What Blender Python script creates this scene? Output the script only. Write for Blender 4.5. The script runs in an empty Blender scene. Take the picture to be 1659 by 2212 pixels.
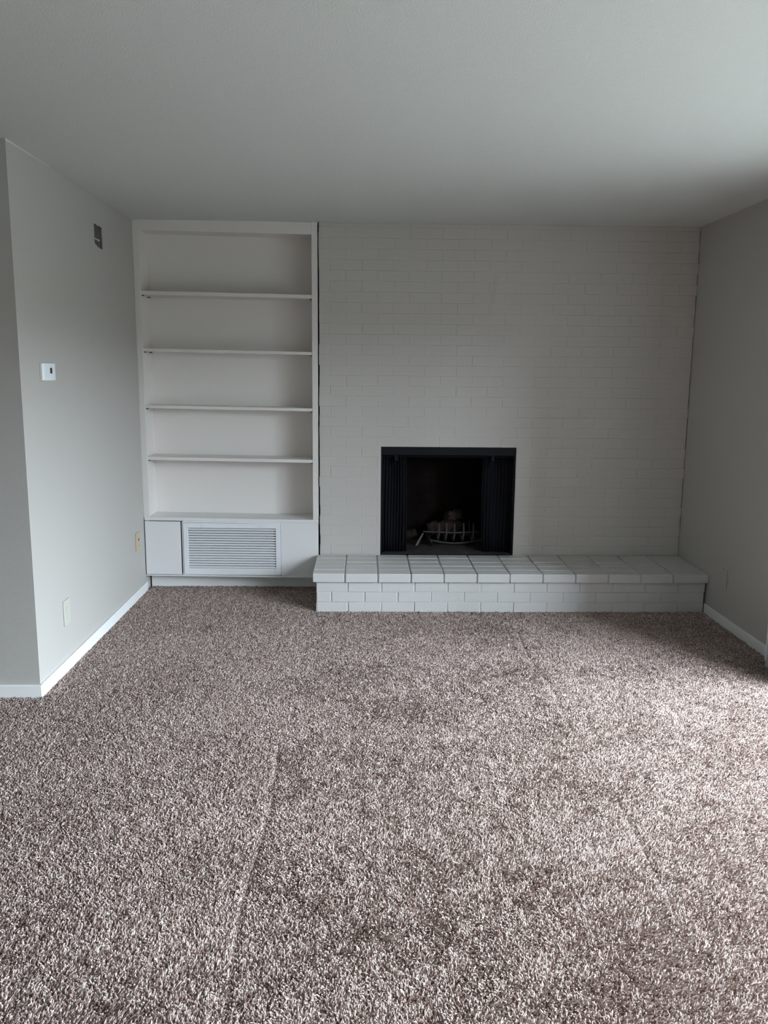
import bpy, bmesh, math, random
import numpy as np
from mathutils import Vector, Matrix

random.seed(7)
rng = np.random.default_rng(7)
S = bpy.context.scene
COL = S.collection

# ------------------------------------------------------------------ camera, light, exposure
S.view_settings.view_transform = 'Standard'
S.view_settings.look = 'None'
S.view_settings.exposure = 0.0
S.view_settings.gamma = 1.0
S.view_settings.use_curve_mapping = False
S.cycles.max_bounces = 10
S.cycles.diffuse_bounces = 8
S.cycles.sample_clamp_indirect = 6.0
S.cycles.caustics_reflective = False
S.cycles.caustics_refractive = False

F_PX, PITCH, YAW, ROLL = 1789.6, math.radians(9.7516), math.radians(1.4017), math.radians(0.5189)
cam_d = bpy.data.cameras.new('camera')
cam = bpy.data.objects.new('camera', cam_d)
COL.objects.link(cam)
S.camera = cam
cam_d.sensor_fit = 'VERTICAL'
cam_d.sensor_height = 24.0
cam_d.lens = F_PX / 2212.0 * 24.0
cam_d.clip_start = 0.05
fw = Vector((math.sin(YAW) * math.cos(PITCH), math.cos(YAW) * math.cos(PITCH), -math.sin(PITCH)))
rt = Vector((math.cos(YAW), -math.sin(YAW), 0))
up = rt.cross(fw)
c_, s_ = math.cos(ROLL), math.sin(ROLL)
r2, u2 = rt * c_ + up * s_, up * c_ - rt * s_
M = Matrix((r2, u2, -fw)).transposed().to_4x4()
M.translation = Vector((1.4962, -5.5669, 1.5079))
cam.matrix_world = M

SKY = 28.5            # strength of the overcast sky
world = bpy.data.worlds.new('overcast_sky')
S.world = world
world.use_nodes = True
wn, wl = world.node_tree.nodes, world.node_tree.links
wn.clear()
w_out = wn.new('ShaderNodeOutputWorld')
w_bg = wn.new('ShaderNodeBackground')
w_tc = wn.new('ShaderNodeTexCoord')
w_sep = wn.new('ShaderNodeSeparateXYZ')
w_ramp = wn.new('ShaderNodeValToRGB')
w_ramp.color_ramp.elements[0].position = 0.0
w_ramp.color_ramp.elements[0].color = (0.10, 0.105, 0.10, 1)
w_ramp.color_ramp.elements[1].position = 1.0
w_ramp.color_ramp.elements[1].color = (0.80, 0.91, 1.0, 1)
k_ = w_ramp.color_ramp.elements.new(0.03)
k_.color = (0.10, 0.105, 0.10, 1)           # ground haze up to the horizon
k_ = w_ramp.color_ramp.elements.new(0.08)
k_.color = (0.77, 0.89, 1.0, 1)
wl.new(w_tc.outputs['Generated'], w_sep.inputs[0])
wl.new(w_sep.outputs['Z'], w_ramp.inputs[0])
wl.new(w_ramp.outputs[0], w_bg.inputs[0])
w_bg.inputs[1].default_value = SKY
wl.new(w_bg.outputs[0], w_out.inputs[0])

W, H = 3.678, 2.44            # right wall x, ceiling z
DOOR = (-5.80, -1.72, 2.08)   # opening of the patio door in the right wall: y0, y1, top
REAR = -8.0


def portal(name, loc, rot, sx, sy):
    l = bpy.data.lights.new(name, 'AREA')
    l.shape = 'RECTANGLE'
    l.size, l.size_y = sx, sy
    l.cycles.is_portal = True
    o = bpy.data.objects.new(name, l)
    COL.objects.link(o)
    o.location = loc
    o.rotation_euler = rot
    return o


portal('door_daylight_portal', (W + 0.16, (DOOR[0] + DOOR[1]) / 2, DOOR[2] / 2), (0, math.radians(90), 0), DOOR[2], DOOR[1] - DOOR[0])


# ------------------------------------------------------------------ materials
def mat(name, color, rough=0.6, bump=None, vary=None, metal=0.0, spec=0.5):
    """bump = [(scale, strength, distance), ...]; vary = (scale, amount) gentle wear in the paint"""
    m = bpy.data.materials.new(name)
    m.use_nodes = True
    n, l = m.node_tree.nodes, m.node_tree.links
    b = n['Principled BSDF']
    b.inputs['Base Color'].default_value = (*color, 1)
    b.inputs['Roughness'].default_value = rough
    b.inputs['Metallic'].default_value = metal
    b.inputs['Specular IOR Level'].default_value = spec
    tc = n.new('ShaderNodeTexCoord')
    if vary:
        nz = n.new('ShaderNodeTexNoise')
        nz.inputs['Scale'].default_value = vary[0]
        nz.inputs['Detail'].default_value = 4
        l.new(tc.outputs['Object'], nz.inputs['Vector'])
        mx = n.new('ShaderNodeMix')
        mx.data_type = 'RGBA'
        mx.inputs[6].default_value = (*[c * (1 - vary[1]) for c in color], 1)
        mx.inputs[7].default_value = (*[min(1, c * (1 + vary[1])) for c in color], 1)
        l.new(nz.outputs['Fac'], mx.inputs[0])
        l.new(mx.outputs[2], b.inputs['Base Color'])
    prev = None
    for sc, st, di in bump or []:
        nz = n.new('ShaderNodeTexNoise')
        nz.inputs['Scale'].default_value = sc
        nz.inputs['Detail'].default_value = 3
        l.new(tc.outputs['Object'], nz.inputs['Vector'])
        bp = n.new('ShaderNodeBump')
        bp.inputs['Strength'].default_value = st
        bp.inputs['Distance'].default_value = di
        l.new(nz.outputs['Fac'], bp.inputs['Height'])
        if prev:
            l.new(prev.outputs[0], bp.inputs['Normal'])
        prev = bp
    if prev:
        l.new(prev.outputs[0], b.inputs['Normal'])
    return m


M_WALL = mat('greige_wall_paint', (0.465, 0.448, 0.422), 0.55, [(260, 0.25, 0.002), (4, 0.15, 0.02)])
M_CEIL = mat('white_ceiling_texture', (0.66, 0.665, 0.64), 0.85, [(170, 0.5, 0.003), (25, 0.2, 0.004)])
M_TRIM = mat('white_trim_paint', (0.80, 0.81, 0.80), 0.4, [(40, 0.1, 0.002)])
M_BRICK = mat('greige_painted_brick', (0.53, 0.507, 0.475), 0.5, [(90, 0.35, 0.003), (420, 0.25, 0.001)])
M_HEARTH = mat('skylit_painted_brick', (0.585, 0.58, 0.57), 0.42, [(70, 0.4, 0.003), (380, 0.25, 0.001)])  # same paint as the brick wall, skylight put into a paler, bluer colour
M_CASE = mat('ivory_bookcase_paint', (0.76, 0.73, 0.70), 0.42, [(60, 0.08, 0.001)])
M_BASE = mat('white_cabinet_paint', (0.75, 0.75, 0.75), 0.4, [(60, 0.08, 0.001)])
M_GRILLE = mat('white_grille_enamel', (0.78, 0.79, 0.81), 0.35)
M_BLACK = mat('matt_black_metal', (0.007, 0.007, 0.010), 0.55, spec=0.16)
M_SOOT = mat('sooty_firebrick', (0.012, 0.009, 0.008), 0.95, [(60, 0.6, 0.01)], (5, 0.8), spec=0.1)
M_ASH = mat('ash_grey_floor', (0.055, 0.05, 0.05), 0.95, [(70, 0.8, 0.01)], (14, 0.5), spec=0.1)
M_SCREEN = mat('black_mesh_curtain', (0.007, 0.0075, 0.010), 0.8, [(900, 0.6, 0.002)], spec=0.12)
M_IRON = mat('ash_dusted_iron', (0.055, 0.052, 0.052), 0.7, [(120, 0.5, 0.003)], (40, 0.5))
M_LOG = mat('charred_brown_wood', (0.042, 0.028, 0.023), 0.9, [(45, 0.9, 0.012)], (18, 0.7), spec=0.15)
M_STICK = mat('pale_stripped_wood', (0.17, 0.145, 0.115), 0.6, [(90, 0.3, 0.003)], (30, 0.3))
M_PLASTIC = mat('white_plastic', (0.80, 0.84, 0.88), 0.35)
M_PLATE = mat('beige_plastic', (0.62, 0.58, 0.50), 0.5)
M_DARK = mat('near_black_plastic', (0.02, 0.02, 0.022), 0.5)
M_BOX = mat('dull_dark_steel', (0.10, 0.092, 0.082), 0.7, [(60, 0.5, 0.004)], (35, 0.4))
M_CLIP = mat('tarnished_metal', (0.13, 0.11, 0.09), 0.5)
M_IVORY = mat('aged_ivory_plastic', (0.70, 0.66, 0.52), 0.45)
M_TAN = mat('tan_stained_plate', (0.54, 0.43, 0.29), 0.5, None, (60, 0.25))
M_UNDER = mat('brown_carpet_backing', (0.20, 0.155, 0.135), 1.0, spec=0.05)
M_CONCRETE = mat('patio_concrete', (0.165, 0.172, 0.16), 0.9, [(20, 0.3, 0.01)], (3, 0.2))
M_SKY_BLOCK = mat('dark_sky_block', (0.16, 0.13, 0.115), 0.9, [(30, 0.4, 0.01)])  # for the added sky blockers outside
M_LOUVRE_SHADE = mat('louvre_gap_shade', (0.07, 0.07, 0.075), 0.9)  # dark colour standing in for shade behind the louvres

# translucent vane
M_VANE = mat('translucent_white_vane', (0.78, 0.80, 0.83), 0.5)
_n, _l = M_VANE.node_tree.nodes, M_VANE.node_tree.links
_t = _n.new('ShaderNodeBsdfTranslucent')
_t.inputs[0].default_value = (0.60, 0.62, 0.66, 1)
_m = _n.new('ShaderNodeMixShader')
_m.inputs[0].default_value = 0.12
_l.new(_n['Principled BSDF'].outputs[0], _m.inputs[1])
_l.new(_t.outputs[0], _m.inputs[2])
_l.new(_m.outputs[0], _n['Material Output'].inputs[0])

# thin clear glass
M_GLASS = bpy.data.materials.new('clear_window_glass')
M_GLASS.use_nodes = True
_n, _l = M_GLASS.node_tree.nodes, M_GLASS.node_tree.links
_n.clear()
_o = _n.new('ShaderNodeOutputMaterial')
_a = _n.new('ShaderNodeBsdfTransparent')
_a.inputs[0].default_value = (0.94, 0.96, 0.95, 1)
_g = _n.new('ShaderNodeBsdfGlossy')
_g.inputs['Roughness'].default_value = 0.02
_m = _n.new('ShaderNodeMixShader')
_f = _n.new('ShaderNodeFresnel')
_f.inputs[0].default_value = 1.5
_k = _n.new('ShaderNodeMath')
_k.operation = 'MULTIPLY'
_k.use_clamp = True
_k.inputs[1].default_value = 1.8
_l.new(_f.outputs[0], _k.inputs[0])
_l.new(_k.outputs[0], _m.inputs[0])
_l.new(_a.outputs[0], _m.inputs[1])
_l.new(_g.outputs[0], _m.inputs[2])
_l.new(_m.outputs[0], _o.inputs[0])

# carpet yarn: each tuft of the frieze is a fixed random shade between brown and oatmeal
M_YARN = bpy.data.materials.new('brown_oatmeal_yarn')
M_YARN.use_nodes = True
_n, _l = M_YARN.node_tree.nodes, M_YARN.node_tree.links
_b = _n['Principled BSDF']
_b.inputs['Roughness'].default_value = 0.75
_b.inputs['Specular IOR Level'].default_value = 0.25
_h = _n.new('ShaderNodeHairInfo')
_r = _n.new('ShaderNodeValToRGB')
e = _r.color_ramp.elements
e[0].position, e[0].color = 0.0, (0.15, 0.096, 0.079, 1)
e[1].position, e[1].color = 1.0, (0.655, 0.59, 0.55, 1)
k = e.new(0.25); k.color = (0.25, 0.175, 0.148, 1)
k = e.new(0.60); k.color = (0.41, 0.322, 0.288, 1)
_l.new(_h.outputs['Random'], _r.inputs[0])
_l.new(_r.outputs[0], _b.inputs['Base Color'])


# ------------------------------------------------------------------ mesh helpers
def obj(name, bm, m, parent=None, smooth=False, at=None):
    me = bpy.data.meshes.new(name)
    bmesh.ops.recalc_face_normals(bm, faces=bm.faces)
    bm.to_mesh(me)
    bm.free()
    me.materials.append(m)
    if smooth:
        for p in me.polygons:
            p.use_smooth = True
    o = bpy.data.objects.new(name, me)
    COL.objects.link(o)
    if at is not None:                       # move the origin there, geometry stays
        me.transform(Matrix.Translation(-Vector(at)))
        o.location = at
    if parent is not None:
        o.parent = parent
        o.location = Vector(o.location) - parent.location
    return o


def tag(o, label=None, cat=None, group=None, kind=None):
    if label: o['label'] = label
    if cat: o['category'] = cat
    if group: o['group'] = group
    if kind: o['kind'] = kind
    return o


def thing(name, loc, label, cat, group=None):
    o = bpy.data.objects.new(name, None)
    o.empty_display_size = 0.05
    COL.objects.link(o)
    o.location = loc
    return tag(o, label, cat, group)


def struct(name, bm, m, label=None, parent=None):
    return tag(obj(name, bm, m, parent), label, None, None, 'structure')


def box(bm, a, b, bev=0.0, seg=2):
    x0, y0, z0 = a
    x1, y1, z1 = b
    g = bmesh.ops.create_cube(bm, size=1.0)
    vs = g['verts']
    for v in vs:
        v.co = Vector((x0 + (v.co.x + .5) * (x1 - x0), y0 + (v.co.y + .5) * (y1 - y0), z0 + (v.co.z + .5) * (z1 - z0)))
    if bev:
        es = list({e for v in vs for e in v.link_edges})
        bmesh.ops.bevel(bm, geom=es, offset=bev, segments=seg, profile=0.5, affect='EDGES')
    return bm


def boxes(lst, bev=0.0, seg=2):
    bm = bmesh.new()
    for a, b in lst:
        box(bm, a, b, bev, seg)
    return bm


def tube(bm, pts, rad, n=8, caps=True):
    """tube along pts; rad = number or list"""
    pts = [Vector(p) for p in pts]
    if not isinstance(rad, (list, tuple)):
        rad = [rad] * len(pts)
    rings = []
    ref = Vector((0.13, 0.29, 0.95)).normalized()
    for i, p in enumerate(pts):
        t = (pts[min(i + 1, len(pts) - 1)] - pts[max(i - 1, 0)]).normalized()
        s = t.cross(ref)
        if s.length < 1e-3: s = t.cross(Vector((1, 0, 0)))
        s.normalize()
        u = s.cross(t).normalized()
        rings.append([bm.verts.new(p + (s * math.cos(2 * math.pi * k / n) + u * math.sin(2 * math.pi * k / n)) * rad[i]) for k in range(n)])
    for a, b in zip(rings, rings[1:]):
        for k in range(n):
            bm.faces.new((a[k], a[(k + 1) % n], b[(k + 1) % n], b[k]))
    if caps:
        bm.faces.new(rings[0][::-1])
        bm.faces.new(rings[-1])
    return bm


def disc(bm, c, r, axis, depth, n=20):
    """short cylinder from c along axis ('x','y','z', signed depth)"""
    d = {'x': Vector((1, 0, 0)), 'y': Vector((0, 1, 0)), 'z': Vector((0, 0, 1))}[axis]
    c = Vector(c)
    return tube(bm, [c, c + d * depth], r, n)


def shear(o, k=0.0125):
    """the old joinery has settled: it drops slightly to the right"""
    for v in o.data.vertices:
        wx = v.co.x + o.matrix_world.translation.x
        v.co.z -= k * (wx - 0.0)
    return o


# painted brickwork: chamfered brick faces standing proud of a recessed mortar bed
def brickwork(bm, u0, u1, v0, v1, course, pitch, phase, P, relief=0.0035, joint=0.007, hole=None, jit=0.0009, ragged=0.0):
    """P(u, v, d) -> world point, d = depth behind the face"""
    nrow = int(math.ceil((v1 - v0) / course - 1e-6))
    for r in range(nrow):
        a, b = v0 + r * course, min(v0 + (r + 1) * course, v1)
        if b - a < 0.012: continue
        off = phase + (pitch / 2 if r % 2 else 0)
        segs = [(u0, u1)]
        if hole and (a + b) / 2 > hole[2] and (a + b) / 2 < hole[3]:
            segs = [(u0, hole[0]), (hole[1], u1)]
        for s0, s1 in segs:
            k = math.floor((s0 - off) / pitch)
            while off + k * pitch < s1:
                p, q = max(s0, off + k * pitch), min(s1, off + (k + 1) * pitch)
                k += 1
                if q - p < 0.02: continue
                jl = joint / 2 * random.uniform(.5, 1.3) if p > s0 else random.uniform(-ragged, ragged)
                jr = joint / 2 * random.uniform(.5, 1.3) if q < s1 else random.uniform(-ragged, ragged)
                x0, x1 = p + jl, q - jr
                y0, y1 = a + joint * .14, b - joint * .14
                d0 = random.uniform(-jit, jit)
                tl = [random.uniform(-jit, jit) * .6 for _ in range(4)]
                wob = lambda s: random.uniform(-s, s)
                c = [(x0, y0), (x1, y0), (x1, y1), (x0, y1)]
                ins = 0.0030
                iv = ins * .45
                cc = [(x0 + ins, y0 + iv), (x1 - ins, y0 + iv), (x1 - ins, y1 - iv), (x0 + ins, y1 - iv)]
                lo = [bm.verts.new(P(cx + wob(.0008), cy + wob(.0006), relief)) for cx, cy in c]
                mi = [bm.verts.new(P(cx * .72 + ex * .28, cy * .72 + ey * .28, relief * .25 + d0 + t)) for (cx, cy), (ex, ey), t in zip(c, cc, tl)]
                hi = [bm.verts.new(P(ex, ey, d0 + t)) for (ex, ey), t in zip(cc, tl)]
                for A, B in ((lo, mi), (mi, hi)):
                    for i in range(4):
                        bm.faces.new((A[i], A[(i + 1) % 4], B[(i + 1) % 4], B[i]))
                bm.faces.new(hi)
    return bm


# ------------------------------------------------------------------ room shell
FZ = -0.014                                   # carpet backing; the tips of the pile are at z = 0
RY = -1.883                                   # corner where the left wall turns away

struct('floor', boxes([((-3.1, REAR - .1, FZ - .1), (W + .14, .80, FZ))]), M_UNDER)
struct('ceiling', boxes([((-3.1, REAR - .1, H), (W + .14, .80, H + .1))]), M_CEIL)

# left wall with the cut-out for the junction box
hy0, hy1, hz0, hz1 = -0.765, -0.618, 2.165, 2.290
bm = bmesh.new()
for a, b in [((-.12, RY, FZ), (0, hy0, H)), ((-.12, hy1, FZ), (0, .42, H)),
             ((-.12, hy0, FZ), (0, hy1, hz0)), ((-.12, hy0, hz1), (0, hy1, H))]:
    box(bm, a, b)
# ragged cut edges of the plasterboard
for z, s in ((hz0, 1), (hz1, -1)):
    prev = None
    for i in range(9):
        t = i / 8
        y = hy0 + t * (hy1 - hy0)
        e_ = random.uniform(0, .006) + (0.018 * (1 - t) ** 3 if s == 1 else 0)
        cur = (bm.verts.new((0, y, z)), bm.verts.new((0, y, z + s * e_)), bm.verts.new((-.004, y, z)), bm.verts.new((-.004, y, z + s * e_)))
        if prev:
            for i0, i1 in ((0, 1), (1, 3)):
                bm.faces.new((prev[i0], cur[i0], cur[i1], prev[i1]))
        prev = cur
struct('wall_left', bm, M_WALL)
struct('wall_return', boxes([((-3.0, RY, FZ), (-.12, RY + .12, H))]), M_WALL)
struct('wall_far_left', boxes([((-3.1, REAR, FZ), (-3.0, RY + .12, H))]), M_WALL)

# right wall with the patio door opening
struct('wall_right', boxes([((W, DOOR[1], FZ), (W + .14, .80, H)), ((W, REAR, FZ), (W + .14, DOOR[0], H)),
                            ((W, DOOR[0], DOOR[2]), (W + .14, DOOR[1], H))]), M_WALL)
# wall behind the camera
struct('wall_rear', boxes([((-3.1, REAR - .12, FZ), (W + .14, REAR, H))]), M_WALL)

# brick wall around the fireplace
BX0 = 1.1955
HTOP = 0.254
OX0, OX1, OZ1 = 1.603, 2.531, 0.998
bm = bmesh.new()
Rf = 0.0017
for a, b in [((BX0 + .004, Rf, FZ), (OX0 + .006, .12, H)), ((OX1 - .006, Rf, FZ), (W - .005, .12, H)),
             ((OX0 + .006, Rf, OZ1 - .0005), (OX1 - .006, .12, H)), ((OX0 + .006, Rf, FZ), (OX1 - .006, .12, HTOP - .03))]:
    box(bm, a, b)
brickwork(bm, BX0, W - .0015, HTOP, H - .003, 0.0674, 0.2087, 2.728 - 9 * .2087, lambda u, v, d: (u, d, v),
          relief=Rf, hole=(OX0, OX1, HTOP - .1, OZ1), ragged=.0028)
# returns of the bricks into the opening
for side, x in ((0, OX0), (1, OX1)):
    for r in range(11):
        z0, z1 = HTOP + r * .0674 + .003, HTOP + (r + 1) * .0674 - .003
        w_ = random.uniform(.004, .007)
        box(bm, (x if side else x - w_, .002, z0), (x + w_ if side else x, .11, z1), .0015, 1)
for a, b in [((BX0, .64, FZ), (W, .78, H)), ((BX0, .12, FZ), (1.30, .64, H))]:
    box(bm, a, b)
wb = struct('wall_back', bm, M_BRICK)
bm = boxes([((-.12, .40, FZ), (1.21, .42, H)), ((1.193, .20, FZ), (1.21, .40, H)), ((1.1995, .10, FZ), (1.21, .20, H))])
struct('wall_back_alcove', bm, M_WALL)


# baseboards
def baseboard(name, a, b):
    bm = boxes([(a, b)], .0035, 2)
    return struct(name, bm, M_TRIM)


baseboard('baseboard_left', (0, RY - .012, FZ), (.012, .0125, .056))
baseboard('baseboard_return', (-3.0, RY - .013, FZ), (.011, RY, .056))
baseboard('baseboard_right', (W - .013, DOOR[1] + .075, FZ), (W, -.508, .056))
baseboard('baseboard_rear', (-3.0, REAR, FZ), (W, REAR + .013, .056))
# thin caulk line of ceiling paint that overlaps the left wall
bm = bmesh.new()
prev = None
for i in range(61):
    y = RY + .50 * i / 60
    d = .0015 + .008 * (1 - i / 60) * random.uniform(.5, 1)
    cur = (bm.verts.new((.0012, y, H)), bm.verts.new((.0012, y, H - d)))
    if prev: bm.faces.new((prev[0], cur[0], cur[1], prev[1]))
    prev = cur
struct('trim_1', bm, M_CEIL)

# ------------------------------------------------------------------ patio door
dy0, dy1, dz = DOOR
door = tag(bpy.data.objects.new('door_1', None), 'white framed sliding glass patio door in the right wall', None, None, 'structure')
COL.objects.link(door)
door.location = (W, (dy0 + dy1) / 2, 0)
obj('casing', boxes([((W - .016, dy1, FZ), (W, dy1 + .07, dz + .07)), ((W - .016, dy0 - .07, FZ), (W, dy0, dz + .07)),
                     ((W - .016, dy0, dz), (W, dy1, dz + .07))], .003), M_TRIM, door)
obj('door_frame', boxes([((W + .03, dy1 - .05, FZ), (W + .13, dy1, dz)), ((W + .03, dy0, FZ), (W + .13, dy0 + .05, dz)),
                         ((W + .03, dy0, dz - .05), (W + .13, dy1, dz)), ((W + .0, dy0, FZ), (W + .14, dy1, .02))]), M_TRIM, door)
m1, m2 = dy0 + (dy1 - dy0) / 3, dy0 + (dy1 - dy0) * 2 / 3
for nm, a, b, x in (('fixed_panel', m2 - .03, dy1 - .05, W + .095), ('sliding_panel', m1 - .03, m2 + .03, W + .06), ('fixed_panel', dy0 + .05, m1 + .03, W + .095)):
    f = obj(nm, boxes([((x - .015, a, .02), (x + .015, a + .06, dz - .05)), ((x - .015, b - .06, .02), (x + .015, b, dz - .05)),
                       ((x - .015, a + .06, .02), (x + .015, b - .06, .10)), ((x - .015, a + .06, dz - .11), (x + .015, b - .06, dz - .05))]), M_TRIM, door)
    g = obj('glass', boxes([((x - .002, a + .055, .095), (x + .002, b - .055, dz - .105))]), M_GLASS, f)
    g.matrix_parent_inverse = Matrix.Identity(4)

# unseen wall and overhead slab, added to limit the skylight entering the door
tag(obj('sky_block_wall', boxes([((W + .14, -8.4, -.16), (6.2, -7.2, 5.5))]), M_SKY_BLOCK), 'added dark wall that blocks skylight along the patio', None, None, 'structure')
tag(obj('sky_block_slab', boxes([((W + .14, -9.0, 2.50), (W + .45, 1.5, 2.62))]), M_SKY_BLOCK), 'added dark slab that blocks high sky above the door', None, None, 'structure')

# paved patio outside the door
tag(obj('patio', boxes([((W + .14, -14, -.16), (W + 9, 8, -.10))]), M_CONCRETE), 'grey concrete paving outside the patio door', None, None, 'structure')

# vertical blind hanging inside the door
vb = thing('vertical_blind', (3.60, dy1 + .2, 2.12), 'white vertical blind hanging beside the patio door at the right edge', 'blind')
obj('headrail', boxes([((3.575, dy0 - .05, 2.10), (3.625, dy1 + .25, 2.14))], .003), M_PLASTIC, vb)
for a, b in ((dy1 - .35, dy1 - .32), (dy0 + .3, dy0 + .33)):
    obj('bracket', boxes([((3.62, a, 2.105), (W - .016, b, 2.135))]), M_PLASTIC, vb)
nv = 20
for i in range(nv):
    cy = -1.525 - (0 if i == 0 else .03 + (i - 1) * .013)
    bm = bmesh.new()
    ang = math.radians(90 if i == 0 else -22 + random.uniform(-2, 2))   # the end vane hangs flat to the wall
    ca, sa = math.cos(ang), math.sin(ang)
    cols = []
    for z in (.03, 2.10):
        cols.append([(3.592 + ca * s * .0445 - sa * .004 * (1 - (2 * s) ** 2 / 1) * 0 + sa * .005 * (1 - s * s), cy - sa * s * .0445 + ca * .005 * (1 - s * s)) for s in np.linspace(-1, 1, 7)])
    lo = [bm.verts.new((x, y, .03)) for x, y in cols[0]]
    hi = [bm.verts.new((x, y, 2.10)) for x, y in cols[1]]
    for k in range(6):
        bm.faces.new((lo[k], lo[k + 1], hi[k + 1], hi[k]))
    v = obj('vane', bm, M_VANE, vb)
    sm = v.modifiers.new('thick', 'SOLIDIFY')
    sm.thickness = .001

# ------------------------------------------------------------------ built-in bookcase
YF, YB = 0.010, 0.235
bc = thing('built_in_bookcase', (.59, .12, .50), 'cream painted built-in bookcase with four shelves left of the brick wall', 'bookcase')
RS0, RS1 = 1.148, 1.187
parts = []
parts.append(obj('stile', boxes([((.0, YF, .505), (.040, YF + .02, H + .004))], .002), M_CASE, bc))
parts.append(obj('stile', boxes([((RS0, YF, .505), (RS1, YF + .02, H + .015))], .002), M_CASE, bc))
parts.append(obj('top_rail', boxes([((.040, YF, 2.377), (RS0, YF + .02, H + .012))], .002), M_CASE, bc))
parts.append(obj('side_panel', boxes([((.016, YF + .02, .507), (.034, YB, 2.43))]), M_CASE, bc))
parts.append(obj('side_panel', boxes([((RS0 + .004, YF + .02, .507), (RS0 + .022, YB, 2.43))]), M_CASE, bc))
parts.append(obj('back_panel', boxes([((.016, YB, .48), (RS0 + .022, YB + .012, 2.43))]), M_CASE, bc))
parts.append(obj('top_panel', boxes([((.034, YF + .02, 2.385), (RS0 + .004, YB, 2.40))]), M_CASE, bc))
parts.append(obj('ledge', boxes([((.004, YF - .004, .484), (RS1, YF + .012, .5065)), ((.010, YF + .01, .484), (RS1 - .006, YB, .5065))], .003), M_BASE, bc))
for z, th in ((2.000, .024), (1.633, .020), (1.262, .020), (.918, .022)):
    s = obj('shelf', boxes([((.036, YF + .004, z - th), (RS0 + .002, YB - .002, z))], .002), M_CASE, bc)
    parts.append(s)
    for x, y in ((.046, YF + .03), (.046, YB - .04), (RS0 - .008, YF + .03), (RS0 - .008, YB - .04)):
        bm = bmesh.new()
        tube(bm, [(x - .012 if x < .5 else x + .012, y, z - th - .004), (x, y, z - th - .004)], .0035, 8)
        box(bm, (x - .006, y - .006, z - th - .008), (x + .008, y + .006, z - th - .001), .001, 1)
        c = obj('shelf_clip', bm, M_CLIP, None)
        shear(c)
        c.parent = s
        c.location = Vector(c.location) - bc.location
        parts_loc = s.location
        c.location = Vector((0, 0, 0))
for p_ in parts:
    for v in p_.data.vertices:
        v.co.z -= .0125 * v.co.x

# base cabinet under it
ZB = .098
cb = thing('base_cabinet', (.59, .12, 0), 'white base cabinet with plain panels under the bookcase', 'cabinet')
cparts = []
cparts.append(obj('carcass', boxes([((.012, YF + .012, ZB), (RS1 - .004, YB, .115)), ((.012, YF + .012, .115), (.030, YB, .484)),
                                    ((RS1 - .02, YF + .012, .115), (RS1 - .004, YB, .484)), ((.012, YB, ZB), (RS1 - .004, YB + .012, .484))]), M_BASE, cb))
cparts.append(obj('door', boxes([((.006, YF - .005, .110), (.246, YF + .011, .479))], .002), M_BASE, cb))
cparts.append(obj('fixed_panel', boxes([((.936, YF - .001, .106), (RS1 - .002, YF + .012, .484)), ((.262, YF - .001, .474), (.936, YF + .012, .484))], .001), M_BASE, cb))
cparts.append(obj('bottom_rail', boxes([((.001, YF - .006, .098), (RS1 - .004, YF + .012, .106))], .002), M_BASE, cb))
cparts.append(obj('toe_kick', boxes([((.012, .112, FZ), (RS1, .124, .100))]), M_TRIM, cb))
for p_ in cparts:
    for v in p_.data.vertices:
        v.co.z -= .0115 * v.co.x

# return-air grille
gr = thing('air_return_grille', (.59, YF, .29), 'white louvred air return grille set into the base cabinet', 'vent')
gp = []
GX0, GX1, GZ0, GZ1 = .264, .926, .112, .470
LX0, LX1, LZ0, LZ1 = .297, .893, .156, .436
gp.append(obj('grille_frame', boxes([((GX0, YF - .008, GZ0), (LX0, YF + .004, GZ1)), ((LX1, YF - .008, GZ0), (GX1, YF + .004, GZ1)),
                                     ((LX0 - .002, YF - .008, GZ0), (LX1 + .002, YF + .004, LZ0)), ((LX0 - .002, YF - .008, LZ1), (LX1 + .002, YF + .004, GZ1))], .0022), M_GRILLE, gr))
gp.append(obj('outer_flange', boxes([((GX0 - .009, YF - .003, GZ0 - .006), (GX0 - .002, YF + .008, GZ1 + .006)), ((GX1 + .002, YF - .003, GZ0 - .006), (GX1 + .009, YF + .008, GZ1 + .006)),
                                     ((GX0 - .002, YF - .003, GZ0 - .006), (GX1 + .002, YF + .008, GZ0 - .0015)), ((GX0 - .002, YF - .003, GZ1 + .0015), (GX1 + .002, YF + .008, GZ1 + .006))], .0012, 1), M_GRILLE, gr))
bm = bmesh.new()
NL = 16
st = (LZ1 - LZ0) / NL
for i in range(NL):
    z = LZ0 + i * st
    # blade slopes outwards and down, its lip faces the room
    p = [(YF - .006, z + st * .18), (YF - .0045, z + st * .52), (YF + .011, z + st * .84), (YF + .012, z + st * .78), (YF - .001, z + st * .42), (YF - .0035, z + st * .18)]
    a = [bm.verts.new((LX0 - .001, y, zz)) for y, zz in p]
    b = [bm.verts.new((LX1 + .001, y, zz)) for y, zz in p]
    for k in range(6):
        bm.faces.new((a[k], a[(k + 1) % 6], b[(k + 1) % 6], b[k]))
    bm.faces.new(a[::-1]); bm.faces.new(b)
gp.append(obj('louvres', bm, M_GRILLE, gr))
gp.append(obj('shade_backing', boxes([((LX0 - .003, YF + .018, LZ0 - .003), (LX1 + .003, YF + .022, LZ1 + .003))]), M_LOUVRE_SHADE, gr))  # dark sheet gives the shadow lines between the blades
for x in (.400, .806):
    bm = bmesh.new()
    disc(bm, (x, YF - .0085, .4535), .009, 'y', -.003, 18)
    box(bm, (x - .007, YF - .0125, .4520), (x + .007, YF - .0112, .4550))
    gp.append(obj('latch', bm, M_GRILLE, gr))
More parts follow.
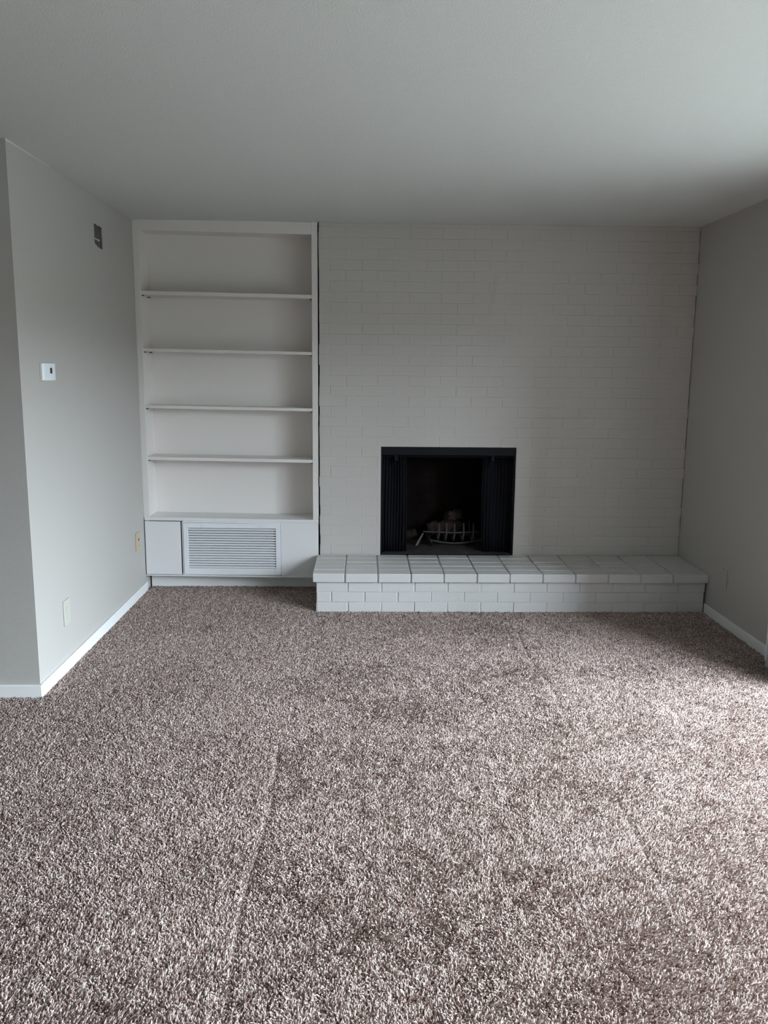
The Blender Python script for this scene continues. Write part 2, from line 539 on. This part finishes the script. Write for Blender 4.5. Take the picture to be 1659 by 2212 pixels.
for x in (.505, .535):
    gp.append(obj('hinge', disc(bmesh.new(), (x, YF - .006, .1145), .0045, 'y', -.004, 12), M_GRILLE, gr))
for p_ in gp:
    for v in p_.data.vertices:
        v.co.z -= .0065 * v.co.x

# ------------------------------------------------------------------ raised hearth
he = thing('raised_hearth', (2.43, -.26, 0), 'long raised hearth of painted brick in front of the fireplace', 'hearth')
HX0, HY = 1.1975, -.504
HB = .192                                     # underside of the cap
bm = boxes([((HX0 + .004, HY + .004, FZ), (W - .020, 0.0, HB + .001))])
brickwork(bm, HX0, W - .012, -.006, HB, .0655, .2095, 1.397 - .2095 * 2, lambda u, v, d: (u, HY + d, v), relief=.004, joint=.009, ragged=.004, jit=.0014)
brickwork(bm, HY, -.03, -.006, HB, .0655, .2095, HY - .1, lambda u, v, d: (HX0 + d, u, v), relief=.004, joint=.009)
obj('hearth_base', bm, M_HEARTH, he)
bm = boxes([((HX0 - .012, HY - .010, HB + .001), (W - .003, -.004, HTOP - .012))])
cp = .2075
xs = [1.178] + [1.378 + i * cp for i in range(11)] + [W - .001]
ny = 5
y0, y1 = -.524, -.004
dyy = (y1 - y0) / ny
for j in range(ny):
    for i in range(len(xs) - 1):
        jx = .0035 + random.uniform(0, .0015)
        a0, a1 = xs[i] + (jx if i else 0), xs[i + 1] - (jx if i < len(xs) - 2 else 0)
        b0, b1 = y0 + j * dyy + (.0040 if j else random.uniform(-.0015, .0015)), y0 + (j + 1) * dyy - .0040
        zt = HTOP - .006 + j * .0012 + random.uniform(-.0012, .0012)
        zb = HB if (j == 0 or i == 0) else HTOP - .02
        n0 = len(bm.verts)
        bm.verts.ensure_lookup_table()
        box(bm, (a0, b0, zb), (a1, b1, zt), .0035, 2)
        bm.verts.ensure_lookup_table()
        tx = random.uniform(-.004, .004)
        tilt = random.uniform(-.010, .038)     # bricks are laid slightly out of level
        for v in bm.verts[n0:]:
            if v.co.z > HTOP - .015:
                v.co.z += (v.co.y - (b0 + b1) / 2) * tilt + (v.co.x - (a0 + a1) / 2) * tx
obj('hearth_cap', bm, M_HEARTH, he)

# ------------------------------------------------------------------ fireplace
fp = thing('fireplace', (2.067, .3, HTOP), 'dark open fireplace with black metal front in the brick wall', 'fireplace')
FB0, FB1, BY, FT = 1.78, 2.36, .56, 1.02
bm = bmesh.new()
fz = HTOP - .002
# splayed firebox: side walls, back, throat
pts = [(OX0 + .004, .118), (FB0, BY), (FB1, BY), (OX1 - .004, .118)]
lo = [bm.verts.new((x, y, fz - .02)) for x, y in pts]
hi = [bm.verts.new((x, y, FT)) for x, y in pts]
for i in range(3):
    bm.faces.new((lo[i], lo[i + 1], hi[i + 1], hi[i]))
bm.faces.new(hi)
fbx = obj('firebox', bm, M_SOOT, fp)
sm = fbx.modifiers.new('thick', 'SOLIDIFY'); sm.thickness = .03; sm.offset = 1
# firebrick courses at the back
bm = bmesh.new()
brickwork(bm, FB0 + .01, FB1 - .01, fz, .85, .068, .21, FB0, lambda u, v, d: (u, BY - .006 + d, v), relief=.005, joint=.01)
obj('firebrick_lining', bm, M_SOOT, fp)
bm = bmesh.new()
nx_, ny_ = 44, 24
grid = []
for j in range(ny_ + 1):
    row = []
    for i in range(nx_ + 1):
        t = j / ny_
        xa = (OX0 + .004) * (1 - t) + FB0 * t
        xb = (OX1 - .004) * (1 - t) + FB1 * t
        x, y = xa + (xb - xa) * i / nx_, .012 + (BY - .02 - .012) * t
        h_ = .016 * math.sin(math.pi * min(1, t * 1.2)) * math.exp(-((x - 2.05) / .3) ** 2) + random.uniform(0, .004) * (t > .1)
        row.append(bm.verts.new((x, y, fz + h_)))
    grid.append(row)
for j in range(ny_):
    for i in range(nx_):
        bm.faces.new((grid[j][i], grid[j][i + 1], grid[j + 1][i + 1], grid[j + 1][i]))
obj('ash_floor', bm, M_ASH, fp, True)
# black metal front
obj('header', boxes([((OX0 + .002, .018, .944), (OX1 - .002, .030, OZ1)), ((OX0 + .002, .018, .938), (OX1 - .002, .070, .946))], .0015, 1), M_BLACK, fp)
obj('side_frame', boxes([((OX0 + .001, .020, fz), (OX0 + .018, .034, .944))], .001, 1), M_BLACK, fp)
obj('side_frame', boxes([((OX1 - .018, .020, fz), (OX1 - .001, .034, .944))], .001, 1), M_BLACK, fp)
bm = bmesh.new()
tube(bm, [(OX0 + .01, .075, .925), (OX1 - .01, .075, .925)], .005, 8)
obj('curtain_rod', bm, M_BLACK, fp)
for x0, x1 in ((OX0 + .012, 1.790), (2.312, OX1 - .012)):
    bm = bmesh.new()
    N = 90
    nf = 9
    rows = []
    for z in (fz + .012, .35, .55, .75, .918):
        flare = 1 + .0 * z
        row = []
        for i in range(N + 1):
            t = i / N
            amp = .006 + .003 * math.sin(9 * t + z * 3)
            row.append(bm.verts.new((x0 + (x1 - x0) * t + .004 * math.sin(z * 7 + t * 5), .075 + amp * math.sin(t * nf * 2 * math.pi + z * .6), z)))
        rows.append(row)
    for a, b in zip(rows, rows[1:]):
        for i in range(N):
            bm.faces.new((a[i], a[i + 1], b[i + 1], b[i]))
    sc_ = obj('mesh_curtain', bm, M_SCREEN, fp, True)
    sm = sc_.modifiers.new('thick', 'SOLIDIFY'); sm.thickness = .0015
for x in (1.712, 2.372):
    bm = boxes([((x - .010, .036, .900), (x + .010, .040, .940))], .0015, 1)
    tube(bm, [(x, .038, .900), (x - .006, .036, .872)], [.004, .007], 8)
    obj('pull_tab', bm, M_BLACK, fp)

# grate of curved iron bars
gt = thing('fireplace_grate', (2.11, .33, fz), 'ash grey iron grate standing on the firebox floor', 'grate')
gx0, gx1 = 1.95, 2.345
zb = fz + .062


def arc(y, z, sag, a=gx0, b=gx1, n=14, bow=0.0):
    return [(a + (b - a) * i / n, y - bow * math.sin(math.pi * i / n), z - sag * math.sin(math.pi * i / n)) for i in range(n + 1)]


bm = bmesh.new()
tube(bm, arc(.265, zb - .006, .022, bow=.03), .0065, 8)
obj('front_rail', bm, M_IRON, gt)
bm = bmesh.new()
tube(bm, arc(.245, zb + .055, .004, gx0 - .03, gx1 - .03, bow=.02), .0055, 8)
obj('front_rail', bm, M_IRON, gt)
bm = bmesh.new()
tube(bm, arc(.44, zb, .01), .0065, 8)
obj('rear_rail', bm, M_IRON, gt)
for x in (2.028, 2.082, 2.140, 2.205, 2.275):
    bm = bmesh.new()
    tube(bm, [(x, .45, zb + .10), (x, .445, zb + .03), (x, .42, zb + .006), (x, .33, zb - .008), (x, .265, zb - .010), (x, .235, zb + .012), (x + .003, .225, zb + .05), (x + .002, .222, zb + .120)],
         [.006, .007, .008, .008, .008, .0075, .007, .005], 8)
    obj('finger_bar', bm, M_IRON, gt)
for x, y in ((gx0 + .03, .26), (gx1 - .03, .26), (gx0 + .03, .44), (gx1 - .03, .44)):
    bm = bmesh.new()
    tube(bm, [(x, y, zb - .01), (x, y - .004, fz + .002)], .0065, 8)
    obj('leg', bm, M_IRON, gt)


def log(name, p0, p1, r, label, m, seed, cat='log', fr=.25):
    rr = random.Random(seed)
    p0, p1 = Vector(p0), Vector(p1)
    bm = bmesh.new()
    n = 9
    pts, rad = [], []
    for i in range(n + 1):
        t = i / n
        p = p0.lerp(p1, t) + Vector((rr.uniform(-1, 1), rr.uniform(-1, 1), rr.uniform(-1, 1))) * r * .10
        pts.append(p)
        rad.append(r * (1 - fr * abs(2 * t - 1) ** 3) * rr.uniform(.88, 1.1))
    tube(bm, pts, rad, 12 if name == 'stick' else 7)
    for v in bm.verts:
        v.co += Vector((rr.uniform(-1, 1), rr.uniform(-1, 1), rr.uniform(-1, 1))) * r * .13
    o = obj(name, bm, m, None, name == 'stick', at=(p0 + p1) / 2)
    return tag(o, label, cat, 'burnt wood in the fireplace')


log('log', (1.955, .36, zb + .055), (2.215, .40, zb + .062), .052, 'charred log lying across the grate, the longest piece', M_LOG, 3)
log('log', (2.09, .34, zb + .146), (2.20, .40, zb + .158), .040, 'short brown log chunk topmost on the grate', M_LOG, 5)
log('log', (1.965, .485, zb + .04), (2.24, .500, zb + .09), .034, 'dark log behind the others at the back of the grate', M_LOG, 8)
log('log', (1.79, .42, fz + .045), (1.875, .38, fz + .085), .034, 'dark burnt log leaning left of the grate', M_LOG, 11)
log('stick', (1.868, .24, fz + .010), (1.925, .33, fz + .085), .0085, 'pale thin stick leaning at the left of the grate', M_STICK, 12, 'stick', .1)
log('stick', (1.99, .20, fz + .012), (1.94, .30, fz + .09), .0075, 'dark thin stick crossing in front of the grate', M_SOOT, 14, 'stick', .1)

# ------------------------------------------------------------------ things on the walls
# thermostat
th = thing('thermostat', (0, -1.58, 1.483), 'white thermostat with a small dark display on the left wall', 'thermostat')
obj('wall_plate', boxes([((0, -1.664, 1.441), (.006, -1.506, 1.526))], .002), M_PLATE, th)
bm = bmesh.new()
prof = [(-1, .010), (-.92, .0185), (-.6, .0225), (0, .0245), (.6, .0225), (.92, .0185), (1, .010)]
bm2 = []
yc, hw = -1.585, .077
lo = [bm.verts.new((x, yc + s * hw, 1.4435)) for s, x in prof]
hi = [bm.verts.new((x, yc + s * hw, 1.5235)) for s, x in prof]
bl = [bm.verts.new((.006, yc + s * hw, 1.4435)) for s in (-1, 1)]
bh = [bm.verts.new((.006, yc + s * hw, 1.5235)) for s in (-1, 1)]
for k in range(6):
    bm.faces.new((lo[k], lo[k + 1], hi[k + 1], hi[k]))
bm.faces.new((bl[0], lo[0], hi[0], bh[0])); bm.faces.new((lo[6], bl[1], bh[1], hi[6]))
bm.faces.new([bl[0]] + lo + [bl[1]]); bm.faces.new([bh[0]] + hi + [bh[1]])
bm.faces.new((bl[0], bl[1], bh[1], bh[0]))
cv = obj('cover', bm, M_PLASTIC, th)
bv = cv.modifiers.new('round', 'BEVEL'); bv.width = .004; bv.segments = 3; bv.limit_method = 'ANGLE'; bv.angle_limit = math.radians(40)
obj('display', boxes([((.0235, -1.598, 1.476), (.0252, -1.574, 1.502))]), M_DARK, th)
obj('emblem', boxes([((.0235, -1.597, 1.507), (.0250, -1.578, 1.5095))]), M_PLATE, th)

# open junction box high on the left wall
jb = thing('junction_box', (-.03, -.69, 2.228), 'open dark metal junction box recessed high in the left wall', 'electrical box')
obj('box_body', boxes([((-.052, hy0, hz0), (-.050, hy1, hz1)), ((-.050, hy0, hz0), (-.006, hy0 + .002, hz1)), ((-.050, hy1 - .002, hz0), (-.006, hy1, hz1)),
                       ((-.050, hy0 + .002, hz0), (-.006, hy1 - .002, hz0 + .002)), ((-.050, hy0 + .002, hz1 - .002), (-.006, hy1 - .002, hz1))]), M_BOX, jb)
obj('mounting_plate', boxes([((-.0135, hy0 + .002, hz0 + .002), (-.012, hy1 - .002, hz1 - .002))]), M_BOX, jb)
bm = bmesh.new()
zz = 2.206
tube(bm, [(-.003, hy0 - .004, zz + .002), (.000, hy0 + .02, zz + .003), (-.002, hy0 + .045, zz + .001), (.001, hy0 + .075, zz + .004), (-.004, hy0 + .082, zz - .006)], [.006, .005, .0045, .0055, .003], 7)
tag(obj('wire_tail', bm, M_WALL, jb), 'paint-covered strip across the box')


def wall_plate(name, x, y0, y1, z0, z1, side, m, label, cat, outlet=True, holes=None):
    """side = +1 on the left wall (faces +x), -1 on the right wall"""
    yc, zc = (y0 + y1) / 2, (z0 + z1) / 2
    t = thing(name, (x, yc, zc), label, cat)
    d = .006 * side
    obj('cover_plate', boxes([((min(x, x + d), y0, z0), (max(x, x + d), y1, z1))], .0025, 3), m, t)
    if outlet:
        for s in (-1, 1):
            zz = zc + s * .0195
            bm = bmesh.new()
            disc(bm, (x + d, yc, zz), .0165, 'x', side * .0018, 20)
            r = obj('receptacle', bm, m, t)
            bm = boxes([((min(x + d, x + d + side * .0023), yc - .0075, zz - .002), (max(x + d, x + d + side * .0023), yc - .0055, zz + .006)),
                        ((min(x + d, x + d + side * .0023), yc + .0055, zz - .002), (max(x + d, x + d + side * .0023), yc + .0075, zz + .006))])
            sl = obj('slot', bm, M_CLIP, None)
            sl.parent = r
            sl.location = -Vector(t.location)
    for hy, hz, r, mm in holes or []:
        bm = bmesh.new()
        disc(bm, (x + d * .6, hy, hz), r, 'x', side * .0040, 14)
        obj('jack' if r > .005 else 'screw', bm, mm, t)
    return t


wall_plate('wall_outlet', 0, -1.548, -1.462, .226, .356, 1, mat('ivory_painted_plate', (.50, .50, .435), .5), 'ivory duplex outlet low on the left wall nearest the wall corner', 'outlet')
wall_plate('cable_jack_plate', 0, -.212, -.128, .315, .435, 1, M_TAN, 'tan stained jack plate on the left wall beside the bookcase', 'wall plate', False,
           [(-.158, .385, .0085, M_DARK), (-.160, .344, .0042, M_CLIP)])
wall_plate('blank_wall_plate', W, -.785, -.710, .222, .335, -1, mat('painted_over_plate', (.475, .455, .425), .5), 'painted-over blank plate on the right wall near the hearth', 'wall plate', False,
           [(-.747, .318, .003, M_WALL), (-.747, .240, .003, M_WALL)])

# ------------------------------------------------------------------ carpet pile
SP = 0.0044


def vn(x, y, s, seed):
    """cheap smooth value noise"""
    r = np.random.default_rng(seed)
    g = r.random((256, 256))
    xs, ys = x / s + 40.3, y / s + 57.7
    i, j = np.floor(xs).astype(int), np.floor(ys).astype(int)
    fx, fy = xs - i, ys - j
    fx, fy = fx * fx * (3 - 2 * fx), fy * fy * (3 - 2 * fy)
    a, b, c, d = g[i % 256, j % 256], g[(i + 1) % 256, j % 256], g[i % 256, (j + 1) % 256], g[(i + 1) % 256, (j + 1) % 256]
    return (a * (1 - fx) + b * fx) * (1 - fy) + (c * (1 - fx) + d * fx) * fy


gx, gy = np.meshgrid(np.arange(-1.1, W + .0, SP), np.arange(-4.55, .118, SP))
x, y = gx.ravel(), gy.ravel()
x = x + rng.uniform(-.5, .5, x.size) * SP
y = y + rng.uniform(-.5, .5, x.size) * SP
keep = (x < W - .016) & ((x > .015) | (y < RY - .016)) & ~((x > HX0 - .004) & (y > HY - .004)) & ((y < .105))
# only what the lens and a step to the side can take in
dist = y + 5.567
keep &= (x > 1.496 - .56 * dist - .8) & (x < 1.55 + .56 * dist + .8)
x, y = x[keep], y[keep]
N = x.size
# pile direction: broad vacuum strokes along the room, with patches inside them
lean = np.where(x < 1.165 + .012 * np.sin(y * 5), .26, np.where(x < 2.385 + .015 * np.sin(y * 4), .08, .22))
lean = lean + (vn(x, y, .23, 1) - .5) * .36 + (vn(x, y * 2.5, .6, 2) - .5) * .40 + (vn(x, y, .03, 3) - .5) * .8
ly = lean + rng.normal(0, .36, N)
lx = (vn(x, y, .3, 4) - .5) * .35 + (vn(x, y, .03, 5) - .5) * .5 + rng.normal(0, .24, N) + .12 + .50 * np.clip((x - 2.0) / .9, 0, 1) * np.clip((-1.2 - y) / 1.2, 0, 1)
ht = .0135 + rng.normal(0, .0018, N) + (vn(x, y, .02, 6) - .5) * .005
# foot-print grooves that run down the room
for xc, y_a, y_b in ((1.165, -4.2, -2.35), (2.395, -3.4, -.9)):
    g = np.exp(-((x - xc - .010 * np.sin(y * 6)) / .010) ** 2) * (y > y_a) * (y < y_b) * (.4 + .6 * vn(x * 0, y, .12, 9))
    ht = ht * (1 - .62 * g)
P = np.zeros((N, 4, 3), np.float32)
for k, t in enumerate((0, .4, .75, 1.0)):
    bend = t ** 1.5
    P[:, k, 0] = x + lx * ht * bend + rng.normal(0, .0007, N) * (k > 0)
    P[:, k, 1] = y + ly * ht * bend + rng.normal(0, .0007, N) * (k > 0)
    P[:, k, 2] = FZ + ht * t * (1.0 - .10 * t)
P[:, :, 0] = np.where((y > RY - .02)[:, None], np.maximum(P[:, :, 0], .012), P[:, :, 0])
P[:, :, 0] = np.minimum(P[:, :, 0], W - .0135)
hc = bpy.data.hair_curves.new('carpet_pile')
hc.add_curves([4] * N)
hc.attributes['position'].data.foreach_set('vector', P.reshape(-1))
ra = hc.attributes.get('radius') or hc.attributes.new('radius', 'FLOAT', 'POINT')
R_ = np.tile(np.array([.0019, .0021, .0019, .0012], np.float32), (N, 1)) * rng.uniform(.75, 1.15, (N, 1)).astype(np.float32)
ra.data.foreach_set('value', R_.reshape(-1).astype(np.float32))
hc.materials.append(M_YARN)
cp_ = bpy.data.objects.new('carpet_pile', hc)
COL.objects.link(cp_)
tag(cp_, 'brown and oatmeal flecked frieze carpet covering the floor', 'carpet', None, 'stuff')
print('tufts', N)
